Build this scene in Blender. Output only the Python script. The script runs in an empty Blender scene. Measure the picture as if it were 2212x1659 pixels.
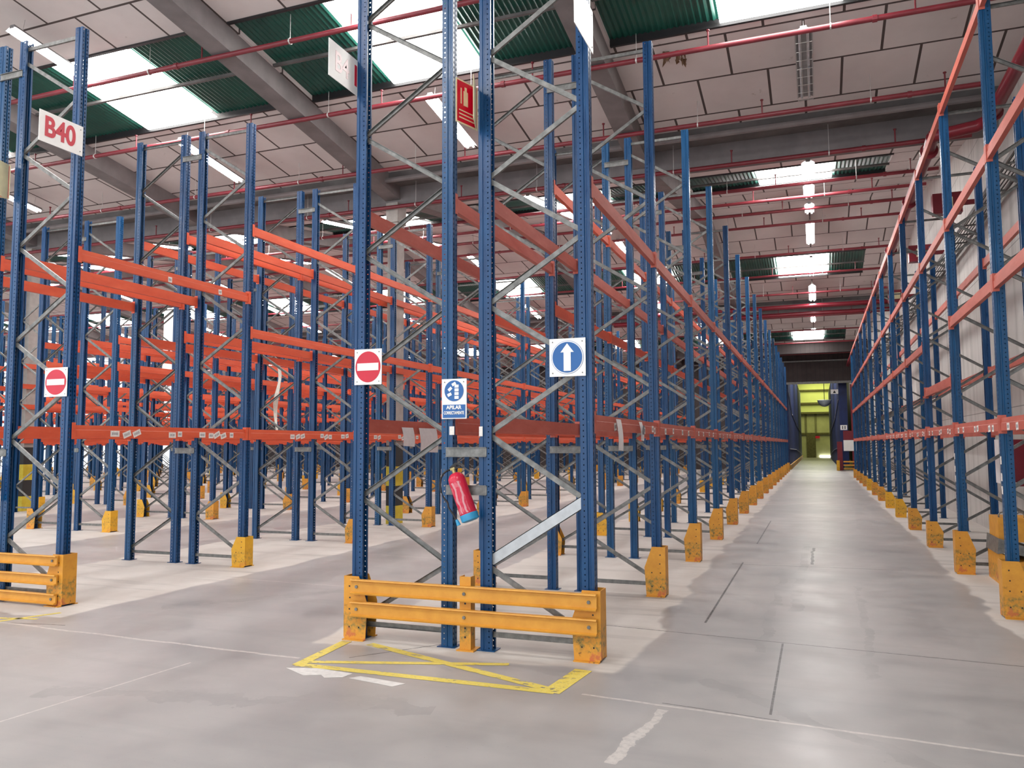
import bpy, bmesh, math, random
from mathutils import Matrix, Vector
random.seed(7)
S = bpy.context.scene
COL = S.collection
# ------------------------------------------------------------------ camera
FPX, YAW, PITCH, ROLL, CAMH = 1728.17, 20.8203, 4.3852, -0.2802, 1.85
def _cam():
    y, p, r = (math.radians(a) for a in (YAW, PITCH, ROLL))
    F = Vector((-math.sin(y)*math.cos(p), math.cos(y)*math.cos(p), math.sin(p)))
    R = Vector((math.cos(y), math.sin(y), 0)); U = R.cross(F)
    R2 = math.cos(r)*R + math.sin(r)*U; U2 = -math.sin(r)*R + math.cos(r)*U
    cd = bpy.data.cameras.new('camera'); co = bpy.data.objects.new('camera', cd)
    M = Matrix((R2, U2, -F)).transposed().to_4x4(); M.translation = Vector((0, 0, CAMH))
    co.matrix_world = M
    cd.sensor_width = 36; cd.sensor_fit = 'HORIZONTAL'; cd.lens = FPX*36/2212
    cd.clip_end = 400; cd.clip_start = .05
    COL.objects.link(co); S.camera = co
_cam()
# ------------------------------------------------------------------ world, exposure
W = bpy.data.worlds.new('world'); S.world = W; W.use_nodes = True
WORLD_STR = 1.75
W.node_tree.nodes['Background'].inputs[0].default_value = (.93, .95, 1, 1)
W.node_tree.nodes['Background'].inputs[1].default_value = WORLD_STR
S.view_settings.view_transform = 'Standard'; S.view_settings.look = 'None'
S.view_settings.exposure = 0.27; S.view_settings.gamma = 1
S.view_settings.use_curve_mapping = False
S.cycles.max_bounces = 7; S.cycles.diffuse_bounces = 4; S.cycles.glossy_bounces = 3
S.cycles.transparent_max_bounces = 16; S.cycles.caustics_reflective = False; S.cycles.caustics_refractive = False
S.cycles.use_denoising = True
TUBE_E, SKY_E = 60.0, 14.0

def area(name, loc, sx, sy, power, col, rot=(0, 0, 0)):
    l = bpy.data.lights.new(name, 'AREA'); l.shape = 'RECTANGLE'; l.size = sx; l.size_y = sy
    l.energy = power; l.color = col
    o = bpy.data.objects.new(name, l); o.location = loc; o.rotation_euler = rot; COL.objects.link(o); return o

# ------------------------------------------------------------------ materials
class NT:
    def __init__(s, name):
        s.m = bpy.data.materials.new(name); s.m.use_nodes = True; s.t = s.m.node_tree
        s.b = s.t.nodes['Principled BSDF']; s.out = s.t.nodes['Material Output']
        s.tc = s.t.nodes.new('ShaderNodeTexCoord')
    def n(s, ty, **k):
        x = s.t.nodes.new(ty)
        for a, v in k.items(): setattr(x, a, v)
        return x
    def L(s, a, b): s.t.links.new(a, b)
    def math(s, op, a, b=None, c=None, clamp=False):
        x = s.n('ShaderNodeMath', operation=op); x.use_clamp = clamp
        for i, v in enumerate((a, b, c)):
            if v is None: continue
            if isinstance(v, (int, float)): x.inputs[i].default_value = v
            else: s.L(v, x.inputs[i])
        return x.outputs[0]
    def noise(s, scale, detail=4, rough=.55, vec=None, sc=None):
        x = s.n('ShaderNodeTexNoise'); x.inputs['Scale'].default_value = scale
        x.inputs['Detail'].default_value = detail; x.inputs['Roughness'].default_value = rough
        v = vec or s.tc.outputs['Object']
        if sc:
            mp = s.n('ShaderNodeMapping'); mp.inputs['Scale'].default_value = sc; s.L(v, mp.inputs[0]); v = mp.outputs[0]
        s.L(v, x.inputs['Vector']); return x.outputs['Fac']
    def ramp(s, f, lo, hi, a=0., b=1.):
        x = s.n('ShaderNodeMapRange'); x.inputs[1].default_value = lo; x.inputs[2].default_value = hi
        x.inputs[3].default_value = a; x.inputs[4].default_value = b; x.clamp = True
        s.L(f, x.inputs[0]); return x.outputs[0]
    def mix(s, f, a, b):
        x = s.n('ShaderNodeMix', data_type='RGBA')
        if isinstance(f, (int, float)): x.inputs[0].default_value = f
        else: s.L(f, x.inputs[0])
        for i, v in ((6, a), (7, b)):
            if isinstance(v, tuple): x.inputs[i].default_value = (*v[:3], 1)
            else: s.L(v, x.inputs[i])
        return x.outputs[2]
    def xyz(s, sock):
        x = s.n('ShaderNodeSeparateXYZ'); s.L(sock, x.inputs[0]); return x.outputs
    def base(s, v):
        if isinstance(v, tuple): s.b.inputs['Base Color'].default_value = (*v[:3], 1)
        else: s.L(v, s.b.inputs['Base Color'])
    def rough(s, v):
        if isinstance(v, (int, float)): s.b.inputs['Roughness'].default_value = v
        else: s.L(v, s.b.inputs['Roughness'])
    def bump(s, h, st=.2, d=.01):
        x = s.n('ShaderNodeBump'); x.inputs['Strength'].default_value = st; x.inputs['Distance'].default_value = d
        s.L(h, x.inputs['Height']); s.L(x.outputs[0], s.b.inputs['Normal'])

def simple(name, col, rough=.6, metal=0, var=.12, scale=6, spec=None):
    t = NT(name)
    f = t.noise(scale)
    t.base(t.mix(t.ramp(f, .3, .7), tuple(c*(1-var) for c in col), tuple(min(1, c*(1+var)) for c in col)))
    t.rough(rough); t.b.inputs['Metallic'].default_value = metal
    return t.m
def emis(name, col, st):
    t = NT(name); t.b.inputs['Base Color'].default_value = (.9, .9, .9, 1)
    t.b.inputs['Emission Color'].default_value = (*col, 1); t.b.inputs['Emission Strength'].default_value = st
    return t.m

def blue_mat(name, holes):
    t = NT(name)
    ob = t.tc.outputs['Object']
    f = t.noise(3, 5, .6, sc=(6, 6, .8)); g = t.noise(40, 3, .6)
    c = t.mix(t.ramp(f, .35, .7), (.0015, .038, .125), (.003, .064, .185))
    scr = t.ramp(g, .70, .74)
    z = t.xyz(ob)[2]
    c = t.mix(t.math('MULTIPLY', scr, t.ramp(f, .4, .75, 0, .8)), c, (.35, .42, .48))
    oi = t.n('ShaderNodeObjectInfo')
    c = t.mix(t.math('MULTIPLY', t.ramp(oi.outputs['Random'], .6, 1.), .25), c, (.012, .13, .26))
    t.base(c); t.rough(t.ramp(f, .3, .7, .24, .40)); t.b.inputs['Specular IOR Level'].default_value = .45
    if holes:
        x, y, z = t.xyz(ob); nn = t.xyz(t.tc.outputs['Normal'])
        fz = t.math('SUBTRACT', t.math('FRACT', t.math('MULTIPLY', z, 20.)), .5)      # 50 mm pitch
        dz = t.math('MULTIPLY', fz, .05)
        side = t.math('GREATER_THAN', t.math('ABSOLUTE', nn[1]), .9)
        dx = t.math('ADD', x, .028)
        r = t.math('SQRT', t.math('ADD', t.math('MULTIPLY', dx, dx), t.math('MULTIPLY', dz, dz)))
        hs = t.math('MULTIPLY', side, t.math('LESS_THAN', r, .0065))
        fr = t.math('MULTIPLY', t.math('GREATER_THAN', t.math('ABSOLUTE', nn[0]), .9), t.math('GREATER_THAN', x, .048))
        yy = t.math('ABSOLUTE', t.math('SUBTRACT', t.math('ABSOLUTE', y), .027))
        fy = t.math('LESS_THAN', t.math('ADD', yy, t.math('MULTIPLY', dz, .25)), .0075)
        hf = t.math('MULTIPLY', fr, t.math('MULTIPLY', fy, t.math('LESS_THAN', t.math('ABSOLUTE', fz), .26)))
        h = t.math('MAXIMUM', hs, hf)
        tr = t.n('ShaderNodeBsdfTransparent'); mx = t.n('ShaderNodeMixShader')
        t.L(h, mx.inputs[0]); t.L(t.b.outputs[0], mx.inputs[1]); t.L(tr.outputs[0], mx.inputs[2])
        t.L(mx.outputs[0], t.out.inputs[0])
    return t.m
def beam_mat(name, a, b, dusty):
    t = NT(name); ob = t.tc.outputs['Object']; g = t.tc.outputs['Generated']
    f = t.noise(2.5, 5, .6, sc=(3, 1, 3)); h = t.noise(30, 4, .7)
    c = t.mix(t.ramp(f, .3, .7), a, b)
    c = t.mix(t.math('MULTIPLY', t.ramp(h, .62, .75), .45*dusty), c, (.55, .40, .36))
    nz = t.xyz(t.tc.outputs['Normal'])[2]
    c = t.mix(t.math('MULTIPLY', t.ramp(nz, .5, .9), .5), c, (.42, .32, .29))          # dust lying on the top faces
    t.base(c); t.rough(.5)
    return t.m
def yellow_mat(name, a, b, wear):
    t = NT(name); ob = t.tc.outputs['Object']
    z = t.xyz(ob)[2]; f = t.noise(7, 6, .6); g = t.noise(20, 6, .7)
    oi = t.n('ShaderNodeObjectInfo').outputs['Random']
    c = t.mix(t.ramp(f, .35, .65), a, b)
    # scuffed band near the foot, its height and kind differ from piece to piece
    zc = t.math('ADD', t.math('MULTIPLY', oi, .10), .13)
    band = t.math('MULTIPLY', t.ramp(t.math('ABSOLUTE', t.math('SUBTRACT', z, zc)), .07, .13, 1, 0), t.ramp(g, .44, .62))
    c = t.mix(t.math('MULTIPLY', band, wear*.85), c, (.17, .17, .05))
    c = t.mix(t.math('MULTIPLY', t.math('MULTIPLY', t.ramp(g, .60, .66), t.ramp(z, .0, .45, 1, .12)), wear), c, (.10, .05, .022))
    c = t.mix(t.math('MULTIPLY', t.math('MULTIPLY', t.ramp(f, .56, .62), t.ramp(z, .05, .25, 1, 0)), wear), c, (.55, .16, .05))
    t.base(c); t.rough(.5)
    return t.m
M = {}
M['blue'] = blue_mat('blue_perforated_steel', True)
M['bluef'] = blue_mat('blue_painted_steel', False)
M['galv'] = simple('galvanised_steel', (.185, .187, .178), .45, .4, .35, 14)
M['galvb'] = simple('bright_galvanised_steel', (.50, .53, .55), .4, .35, .12, 10)
M['orange'] = beam_mat('orange_painted_beam', (.64, .085, .034), (.74, .125, .052), .35)
M['salmon'] = beam_mat('faded_red_painted_beam', (.44, .085, .055), (.56, .145, .105), .8)
M['yel'] = yellow_mat('orange_yellow_guard_paint', (.62, .27, .03), (.72, .34, .035), 1.)
M['yelrail'] = yellow_mat('orange_yellow_rail_paint', (.62, .28, .035), (.70, .34, .045), .0)
M['yelnew'] = yellow_mat('fresh_yellow_guard_paint', (.70, .36, .02), (.78, .43, .02), .5)
M['fluo'] = simple('fluorescent_yellow_plastic', (.72, .72, .03), .5)
M['darkpl'] = simple('black_rubber', (.012, .012, .014), .5)
M['concrete'] = simple('grey_precast_concrete', (.20, .185, .185), .85, 0, .16, 2.2)
M['concd'] = simple('dark_gutter_concrete', (.13, .125, .122), .9, 0, .35, 1.4)
M['whitebd'] = simple('white_sign_board', (.88, .87, .84), .35, 0, .03, 8)
M['red'] = simple('red_sign_print', (.56, .005, .03), .35, 0, .05)
M['redglare'] = simple('glare_paled_red_print', (.80, .55, .56), .3, 0, .05)  # red print made pale: glare on the sign put into its colour
M['signblue'] = simple('blue_sign_print', (.006, .11, .36), .28, 0, .05)
M['pipe'] = simple('red_sprinkler_pipe_paint', (.19, .022, .032), .38, 0, .2, 3)
M['redpaint'] = simple('red_gloss_paint', (.17, .008, .018), .35, 0, .1, 4)
M['extred'] = simple('red_extinguisher_paint', (.60, .015, .05), .25, 0, .05, 4)
M['extblue'] = simple('blue_base_plastic', (.03, .30, .55), .4)
M['brass'] = simple('brass_valve', (.45, .36, .16), .35, .8)
M['paper'] = simple('white_paper', (.75, .72, .72), .8, 0, .05, 20)
M['label'] = simple('white_label_sticker', (.78, .74, .70), .6, 0, .14, 60)
M['ink'] = simple('grey_printed_barcode', (.16, .16, .18), .7)
M['cream'] = simple('photoluminescent_cream', (.72, .68, .42), .5)
M['white_rod'] = simple('galvanised_hanger_rod', (.55, .54, .52), .4, .4)
M['fix'] = simple('grey_luminaire_housing', (.30, .30, .30), .5, .2)
M['tubeoff'] = simple('unlit_fluorescent_tube', (.55, .56, .58), .2)
M['tube'] = emis('lit_fluorescent_tube', (1, .96, .97), TUBE_E)
M['sky'] = emis('daylit_translucent_skylight', (1, .985, .95), SKY_E)
M['navy'] = simple('navy_mesh_cover', (.011, .026, .115), .6, 0, .4, 1.2)
M['rope'] = simple('pale_cord', (.40, .40, .42), .8)
M['yroom'] = simple('yellow_lit_wall_tone', (.62, .66, .30), .8, 0, .04, 1)  # the hall's yellow light is put into this wall and ceiling colour
M['beige'] = simple('beige_wall_paint', (.42, .42, .24), .8, 0, .1, 1)
M['browndoor'] = simple('olive_brown_door', (.10, .09, .04), .8, 0, .3, 6)
M['film'] = simple('stretch_film_plastic', (.62, .58, .50), .35, 0, .15, 12)

def floor_mat():
    t = NT('worn_concrete_floor'); P = t.n('ShaderNodeNewGeometry').outputs['Position']
    x, y, z = t.xyz(P)
    big = t.noise(.35, 5, .6, vec=P); mid = t.noise(1.6, 6, .62, vec=P); fine = t.noise(22, 4, .6, vec=P)
    streak = t.noise(1.0, 5, .6, vec=P, sc=(.35, 3.2, 1)); wob = t.noise(.9, 3, .5, vec=P)
    # polished grey where trucks run
    c = t.mix(t.ramp(mid, .3, .7), (.262, .256, .25), (.345, .33, .32))
    c = t.mix(t.ramp(big, .40, .62), c, (.40, .375, .36))
    c = t.mix(t.math('MULTIPLY', t.ramp(streak, .52, .76), .28), c, (.22, .215, .212))
    # bare pale concrete under the racks, split from the aisles by an uneven edge
    xm = t.math('ADD', x, t.ramp(wob, .2, .8, -.16, .16))
    zone = None
    for a, b in [(-4.55, -1.55), (1.68, 9)] + [(-10.95-6.15*i, -7.75-6.15*i+(0 if i else .0)) for i in range(9)]:
        m = t.math('MULTIPLY', t.ramp(xm, a, a+.05), t.ramp(xm, b-.05, b, 1, 0))
        zone = m if zone is None else t.math('MAXIMUM', zone, m)
    ym = t.math('ADD', y, t.ramp(wob, .2, .8, -.2, .2))
    zone = t.math('MULTIPLY', zone, t.math('MULTIPLY', t.ramp(ym, 6.50, 6.56), t.ramp(y, 60., 60.3, 1, 0)))
    pale = t.mix(t.ramp(mid, .32, .68), (.52, .475, .43), (.60, .565, .525))
    pale = t.mix(t.math('MULTIPLY', t.ramp(streak, .54, .70), .6), pale, (.30, .275, .255))
    c = t.mix(t.math('MULTIPLY', zone, .9), c, pale)
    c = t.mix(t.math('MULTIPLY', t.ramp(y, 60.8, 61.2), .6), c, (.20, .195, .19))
    # saw-cut joints and old repairs
    def seg(x0, y0, x1, y1, w, wav=0.):
        L = math.hypot(x1-x0, y1-y0); ux, uy = (x1-x0)/L, (y1-y0)/L
        dx = t.math('SUBTRACT', x, x0); dy = t.math('SUBTRACT', y, y0)
        s = t.math('ADD', t.math('MULTIPLY', dx, ux), t.math('MULTIPLY', dy, uy))
        d = t.math('ABSOLUTE', t.math('ADD', t.math('ADD', t.math('MULTIPLY', dx, -uy), t.math('MULTIPLY', dy, ux)), t.ramp(mid, .2, .8, -wav, wav)))
        return t.math('MULTIPLY', t.math('LESS_THAN', d, w), t.math('MULTIPLY', t.math('GREATER_THAN', s, 0), t.math('LESS_THAN', s, L)))
    dark = None
    for q in [(-1.15, 8.65, -1.15, 13.2, .012), (-.36, 5.9, -.36, 8.0, .009), (-2.2, 8.2, 1.6, 7.85, .009), (-1.3, 12.98, 1.1, 13.12, .014),
              (-1.11, 15.7, -1.11, 20.5, .012), (-1.48, 20.37, .4, 20.8, .012), (-1.1, 5.9, -.3, 5.8, .006, .01), (-8.2, 6.16, -7.4, 6.3, .01),
              (-3.9, 6.2, -3.1, 7.2, .008), (-.14, 13.3, -.12, 15.4, .022, .05)]:
        m = seg(*q); dark = m if dark is None else t.math('MAXIMUM', dark, m)
    c = t.mix(t.math('MULTIPLY', dark, t.ramp(fine, .35, .6, .6, 1)), c, (.05, .048, .045))
    lite = None
    for q in [(-1.2, 4.7, -1.05, 5.75, .04, .09), (-5.25, 3.8, -5.1, 5.6, .010), (-8.2, 6.17, -4.3, 6.03, .02, .03), (-1.7, 5.9, 1.2, 5.64, .016, .02), (-7.9, 9.3, -4.6, 9.25, .010, .01), (-3.9, 11.9, -8.0, 12.2, .01, .01)]:
        m = seg(*q); lite = m if lite is None else t.math('MAXIMUM', lite, m)
    c = t.mix(t.math('MULTIPLY', lite, t.ramp(fine, .3, .55, .25, .75)), c, (.60, .56, .52))
    skid = None
    for q in [(-.55, 7.6, -.50, 12.5, .05, .10), (.35, 7.0, .42, 11.5, .04, .12), (-.9, 6.6, 1.3, 4.6, .07, .15), (-.3, 9.5, -.25, 16, .06, .08), (-7.2, 7.4, -5.0, 9.9, .12, .3), (-5.6, 4.6, -2.6, 5.3, .10, .3)]:
        m = seg(*q); skid = m if skid is None else t.math('MAXIMUM', skid, m)
    c = t.mix(t.math('MULTIPLY', skid, t.ramp(mid, .35, .65, .0, .30)), c, (.16, .155, .15))
    # loose small marks
    sp = t.noise(60, 2, .5, vec=P)
    c = t.mix(t.math('MULTIPLY', t.ramp(sp, .74, .76), .5), c, (.06, .055, .05))
    t.base(c)
    t.rough(t.math('ADD', t.ramp(mid, .3, .7, .30, .48), t.math('MULTIPLY', zone, .3)))
    t.b.inputs['Specular IOR Level'].default_value = .45
    t.bump(fine, .08, .004)
    return t.m
def ceil_mat():
    t = NT('ceiling_board_with_dark_joints'); P = t.n('ShaderNodeNewGeometry').outputs['Position']
    br = t.n('ShaderNodeTexBrick'); t.L(P, br.inputs['Vector'])
    br.inputs['Scale'].default_value = 1; br.inputs['Brick Width'].default_value = 1.25; br.inputs['Row Height'].default_value = 1.23
    br.inputs['Mortar Size'].default_value = .022; br.inputs['Mortar Smooth'].default_value = 0; br.offset = .5
    br.inputs['Color1'].default_value = (1, 1, 1, 1); br.inputs['Color2'].default_value = (.92, .92, .92, 1); br.inputs['Mortar'].default_value = (0, 0, 0, 1)
    f = t.noise(.7, 5, .6, vec=P); g = t.noise(3.2, 6, .7, vec=P)
    c = t.mix(t.ramp(f, .3, .7), (.62, .58, .565), (.73, .69, .67))
    c = t.mix(t.math('MULTIPLY', t.ramp(g, .66, .72), .5), c, (.22, .17, .12))
    mul = t.n('ShaderNodeMix', data_type='RGBA', blend_type='MULTIPLY'); mul.inputs[0].default_value = 1
    t.L(c, mul.inputs[6]); t.L(br.outputs['Color'], mul.inputs[7])
    c = t.mix(br.outputs['Fac'], mul.outputs[2], (.075, .06, .055))
    t.base(c); t.rough(.85)
    return t.m
def wall_mat():
    t = NT('pale_precast_wall'); P = t.n('ShaderNodeNewGeometry').outputs['Position']; x, y, z = t.xyz(P)
    f = t.noise(.5, 5, .6, vec=P); s = t.noise(1.2, 5, .6, vec=P, sc=(1, 2.2, .18))
    c = t.mix(t.ramp(f, .3, .7), (.44, .425, .40), (.53, .51, .485))
    c = t.mix(t.math('MULTIPLY', t.ramp(s, .50, .68), .55), c, (.27, .255, .235))
    j = t.math('LESS_THAN', t.math('FRACT', t.math('DIVIDE', y, 2.45)), .012)
    j2 = t.math('LESS_THAN', t.math('FRACT', t.math('DIVIDE', t.math('ADD', z, .4), 2.9)), .006)
    c = t.mix(t.math('MULTIPLY', t.math('MAXIMUM', j, j2), .7), c, (.14, .13, .12))
    t.base(c); t.rough(.85); return t.m
def green_mat():
    t = NT('green_corrugated_sheet'); P = t.n('ShaderNodeNewGeometry').outputs['Position']
    f = t.noise(1.5, 4, .6, vec=P)
    t.base(t.mix(t.ramp(f, .3, .7), (.008, .062, .048), (.011, .10, .072)))
    t.rough(.35)
    return t.m
def band_mat():
    t = NT('column_with_painted_warning_bands'); ob = t.tc.outputs['Object']; x, y, z = t.xyz(ob)
    f = t.noise(6, 5, .6)
    c = t.mix(t.ramp(f, .3, .7), (.34, .32, .29), (.44, .41, .38))
    yel = t.mix(t.ramp(f, .35, .65), (.62, .47, .03), (.72, .58, .06))
    c = t.mix(t.math('LESS_THAN', z, 1.86), c, (.03, .03, .03))
    c = t.mix(t.math('LESS_THAN', z, 1.36), c, yel)
    c = t.mix(t.math('LESS_THAN', z, .90), c, (.03, .03, .03))
    c = t.mix(t.math('LESS_THAN', z, .43), c, yel)
    t.base(c); t.rough(.7); return t.m
def header_mat():
    t = NT('dark_ribbed_header_cladding'); P = t.n('ShaderNodeNewGeometry').outputs['Position']; x, y, z = t.xyz(P)
    w = t.math('LESS_THAN', t.math('FRACT', t.math('MULTIPLY', x, 3.3)), .18)
    f = t.noise(1.2, 4, .6, vec=P)
    c = t.mix(t.ramp(f, .3, .7), (.035, .025, .025), (.058, .044, .043))
    t.base(t.mix(t.math('MULTIPLY', w, .6), c, (.03, .025, .025))); t.rough(.7); return t.m
def paint_mat():
    t = NT('worn_yellow_floor_paint'); P = t.n('ShaderNodeNewGeometry').outputs['Position']
    f = t.noise(7, 6, .7, vec=P, sc=(1, 2.2, 1)); g = t.noise(30, 4, .6, vec=P)
    t.base(t.mix(t.ramp(g, .35, .7), (.68, .53, .07), (.74, .62, .17))); t.rough(.6)
    tr = t.n('ShaderNodeBsdfTransparent'); mx = t.n('ShaderNodeMixShader')
    h = t.math('MAXIMUM', t.ramp(f, .585, .60), t.ramp(g, .66, .68))
    t.L(h, mx.inputs[0]); t.L(t.b.outputs[0], mx.inputs[1]); t.L(tr.outputs[0], mx.inputs[2]); t.L(mx.outputs[0], t.out.inputs[0])
    return t.m
M['floor'] = floor_mat(); M['ceil'] = ceil_mat(); M['wall'] = wall_mat(); M['green'] = green_mat()
M['band'] = band_mat(); M['header'] = header_mat(); M['paint'] = paint_mat()
M['whitepaint'] = simple('worn_white_floor_label', (.66, .64, .61), .7, 0, .1, 20)

# ------------------------------------------------------------------ mesh helpers
class MB:
    def __init__(s): s.v = []; s.f = []; s.mi = []
    def add(s, vs, fs, mi=0):
        o = len(s.v); s.v += [tuple(v) for v in vs]; s.f += [tuple(i+o for i in f) for f in fs]; s.mi += [mi]*len(fs); return s
    def box(s, x0, x1, y0, y1, z0, z1, mi=0):
        vs = [(x, y, z) for z in (z0, z1) for y in (y0, y1) for x in (x0, x1)]
        return s.add(vs, [(0, 2, 3, 1), (4, 5, 7, 6), (0, 1, 5, 4), (2, 6, 7, 3), (0, 4, 6, 2), (1, 3, 7, 5)], mi)
    def extrude(s, poly, fn, mi=0):            # poly of 2D points; fn(p, side) -> 3D
        n = len(poly); vs = [fn(p, 0) for p in poly] + [fn(p, 1) for p in poly]
        fs = [(i, (i+1) % n, n+(i+1) % n, n+i) for i in range(n)] + [tuple(range(n))[::-1], tuple(range(n, 2*n))]
        return s.add(vs, fs, mi)
    def tube(s, pts, r, seg=8, mi=0, cap=True):
        pts = [Vector(p) for p in pts]; rings = []
        for i, p in enumerate(pts):
            d = (pts[min(i+1, len(pts)-1)] - pts[max(i-1, 0)]).normalized()
            u = d.cross(Vector((0, 0, 1)))
            if u.length < .05: u = d.cross(Vector((0, 1, 0)))
            u.normalize(); w = d.cross(u)
            rr = r[i] if isinstance(r, (list, tuple)) else r
            rings.append([p + (u*math.cos(2*math.pi*k/seg) + w*math.sin(2*math.pi*k/seg))*rr for k in range(seg)])
        vs = [v for q in rings for v in q]; fs = []
        for i in range(len(pts)-1):
            for k in range(seg):
                a, b = i*seg+k, i*seg+(k+1) % seg
                fs.append((a, a+seg, b+seg, b))
        if cap: fs += [tuple(range(seg)), tuple(range((len(pts)-1)*seg, len(pts)*seg))[::-1]]
        return s.add(vs, fs, mi)
    def lathe(s, prof, seg=24, mi=0):          # prof (r, z)
        vs = []; fs = []
        for r, z in prof: vs += [(r*math.cos(2*math.pi*k/seg), r*math.sin(2*math.pi*k/seg), z) for k in range(seg)]
        for i in range(len(prof)-1):
            for k in range(seg):
                a, b = i*seg+k, i*seg+(k+1) % seg; fs.append((a, b, b+seg, a+seg))
        fs += [tuple(range(seg))[::-1], tuple(range((len(prof)-1)*seg, len(prof)*seg))]
        return s.add(vs, fs, mi)
    def disc(s, cx, cz, r, y, seg=40, mi=0, th=.003):   # disc facing -Y
        return s.extrude([(cx+r*math.cos(2*math.pi*k/seg), cz+r*math.sin(2*math.pi*k/seg)) for k in range(seg)],
                         lambda p, e: (p[0], y+e*th, p[1]), mi)
    def xf(s, mat):
        s.v = [tuple(mat @ Vector(v)) for v in s.v]; return s
    def mesh(s, name, mats, smooth=False):
        me = bpy.data.meshes.new(name); me.from_pydata(s.v, [], s.f)
        for m in (mats if isinstance(mats, (list, tuple)) else [mats]): me.materials.append(M[m] if isinstance(m, str) else m)
        me.polygons.foreach_set('material_index', s.mi)
        bm = bmesh.new(); bm.from_mesh(me); bmesh.ops.recalc_face_normals(bm, faces=bm.faces); bm.to_mesh(me); bm.free()
        if smooth:
            me.polygons.foreach_set('use_smooth', [True]*len(me.polygons))
            try: me.set_sharp_from_angle(angle=math.radians(40))
            except Exception: pass
        me.update(); return me
def tag(o, label=None, cat=None, group=None, kind=None):
    if label: o['label'] = label
    if cat: o['category'] = cat
    if group: o['group'] = group
    if kind: o['kind'] = kind
    return o
def inst(name, me, parent=None, loc=(0, 0, 0), rz=0):
    o = bpy.data.objects.new(name, me); COL.objects.link(o); o.location = loc; o.rotation_euler = (0, 0, rz)
    if parent: o.parent = parent
    return o
def obj(name, mb, mats, parent=None, loc=(0, 0, 0), rz=0, smooth=False):
    return inst(name, mb.mesh(name, mats, smooth), parent, loc, rz)
def empty(name, loc=(0, 0, 0), rz=0):
    o = bpy.data.objects.new(name, None); COL.objects.link(o); o.location = loc; o.rotation_euler = (0, 0, rz); o.empty_display_size = .1; return o
def copy_tree(o, parent=None):
    c = o.copy(); COL.objects.link(c)
    if parent: c.parent = parent
    for ch in list(o.children): copy_tree(ch, c)
    return c
def text_obj(name, s, size, mat, parent, loc, rot, ext=.0015, bold=.0, sx=1.):
    cu = bpy.data.curves.new(name, 'FONT'); cu.body = s; cu.size = size; cu.extrude = ext; cu.offset = bold; cu.align_x = 'CENTER'; cu.align_y = 'CENTER'
    t = bpy.data.objects.new(name, cu); COL.objects.link(t)
    me = bpy.data.meshes.new_from_object(t.evaluated_get(bpy.context.evaluated_depsgraph_get())); COL.objects.unlink(t); bpy.data.objects.remove(t)
    me.materials.clear(); me.materials.append(M[mat])
    o = bpy.data.objects.new(name, me); COL.objects.link(o); o.parent = parent; o.location = loc; o.rotation_euler = rot; o.scale = (sx, 1, 1); return o
def structure(name, mb, mats, loc=(0, 0, 0), smooth=False, label=None):
    o = obj(name, mb, mats, None, loc, 0, smooth); o['kind'] = 'structure'
    if label: o['label'] = label
    return o
ORD = ['first', 'second', 'third', 'fourth', 'fifth', 'sixth', 'seventh', 'eighth', 'ninth', 'tenth', 'eleventh', 'twelfth', 'thirteenth',
       'fourteenth', 'fifteenth', 'sixteenth', 'seventeenth', 'eighteenth', 'nineteenth', 'twentieth']
PI = math.pi
# ------------------------------------------------------------------ setting
SL, ZV, VAL, HALF = .1421, 8.3, [-4.8, 17.1, 39.0, 60.9], 10.95
def roofz(y): return ZV + SL*min(abs(y-v) for v in VAL)
XR, XL, YE = 3.4, -58., 60.9
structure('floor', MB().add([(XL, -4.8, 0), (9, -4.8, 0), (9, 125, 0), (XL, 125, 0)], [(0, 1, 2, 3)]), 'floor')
structure('wall_right', MB().box(XR, XR+.2, -4.8, YE, 0, 10.2), 'wall')
modX = [-.35-6.17*n for n in range(9)]
bmX = [-3.43-6.17*n for n in range(9)]
slopes = []
for i, v in enumerate(VAL):
    if i > 0: slopes.append((v, -1, max(v-HALF, -4.8)))
    if i < len(VAL)-1: slopes.append((v, 1, v+HALF))
ceil = MB(); wn = 0
def slab(mb, x0, x1, ya, yb, v, lift=0, th=.12):
    za, zb = ZV+SL*abs(ya-v)+lift, ZV+SL*abs(yb-v)+lift
    mb.add([(x0, ya, za), (x1, ya, za), (x1, yb, zb), (x0, yb, zb), (x0, ya, za+th), (x1, ya, za+th), (x1, yb, zb+th), (x0, yb, zb+th)],
           [(0, 1, 2, 3), (7, 6, 5, 4), (0, 4, 5, 1), (1, 5, 6, 2), (2, 6, 7, 3), (3, 7, 4, 0)])
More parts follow.
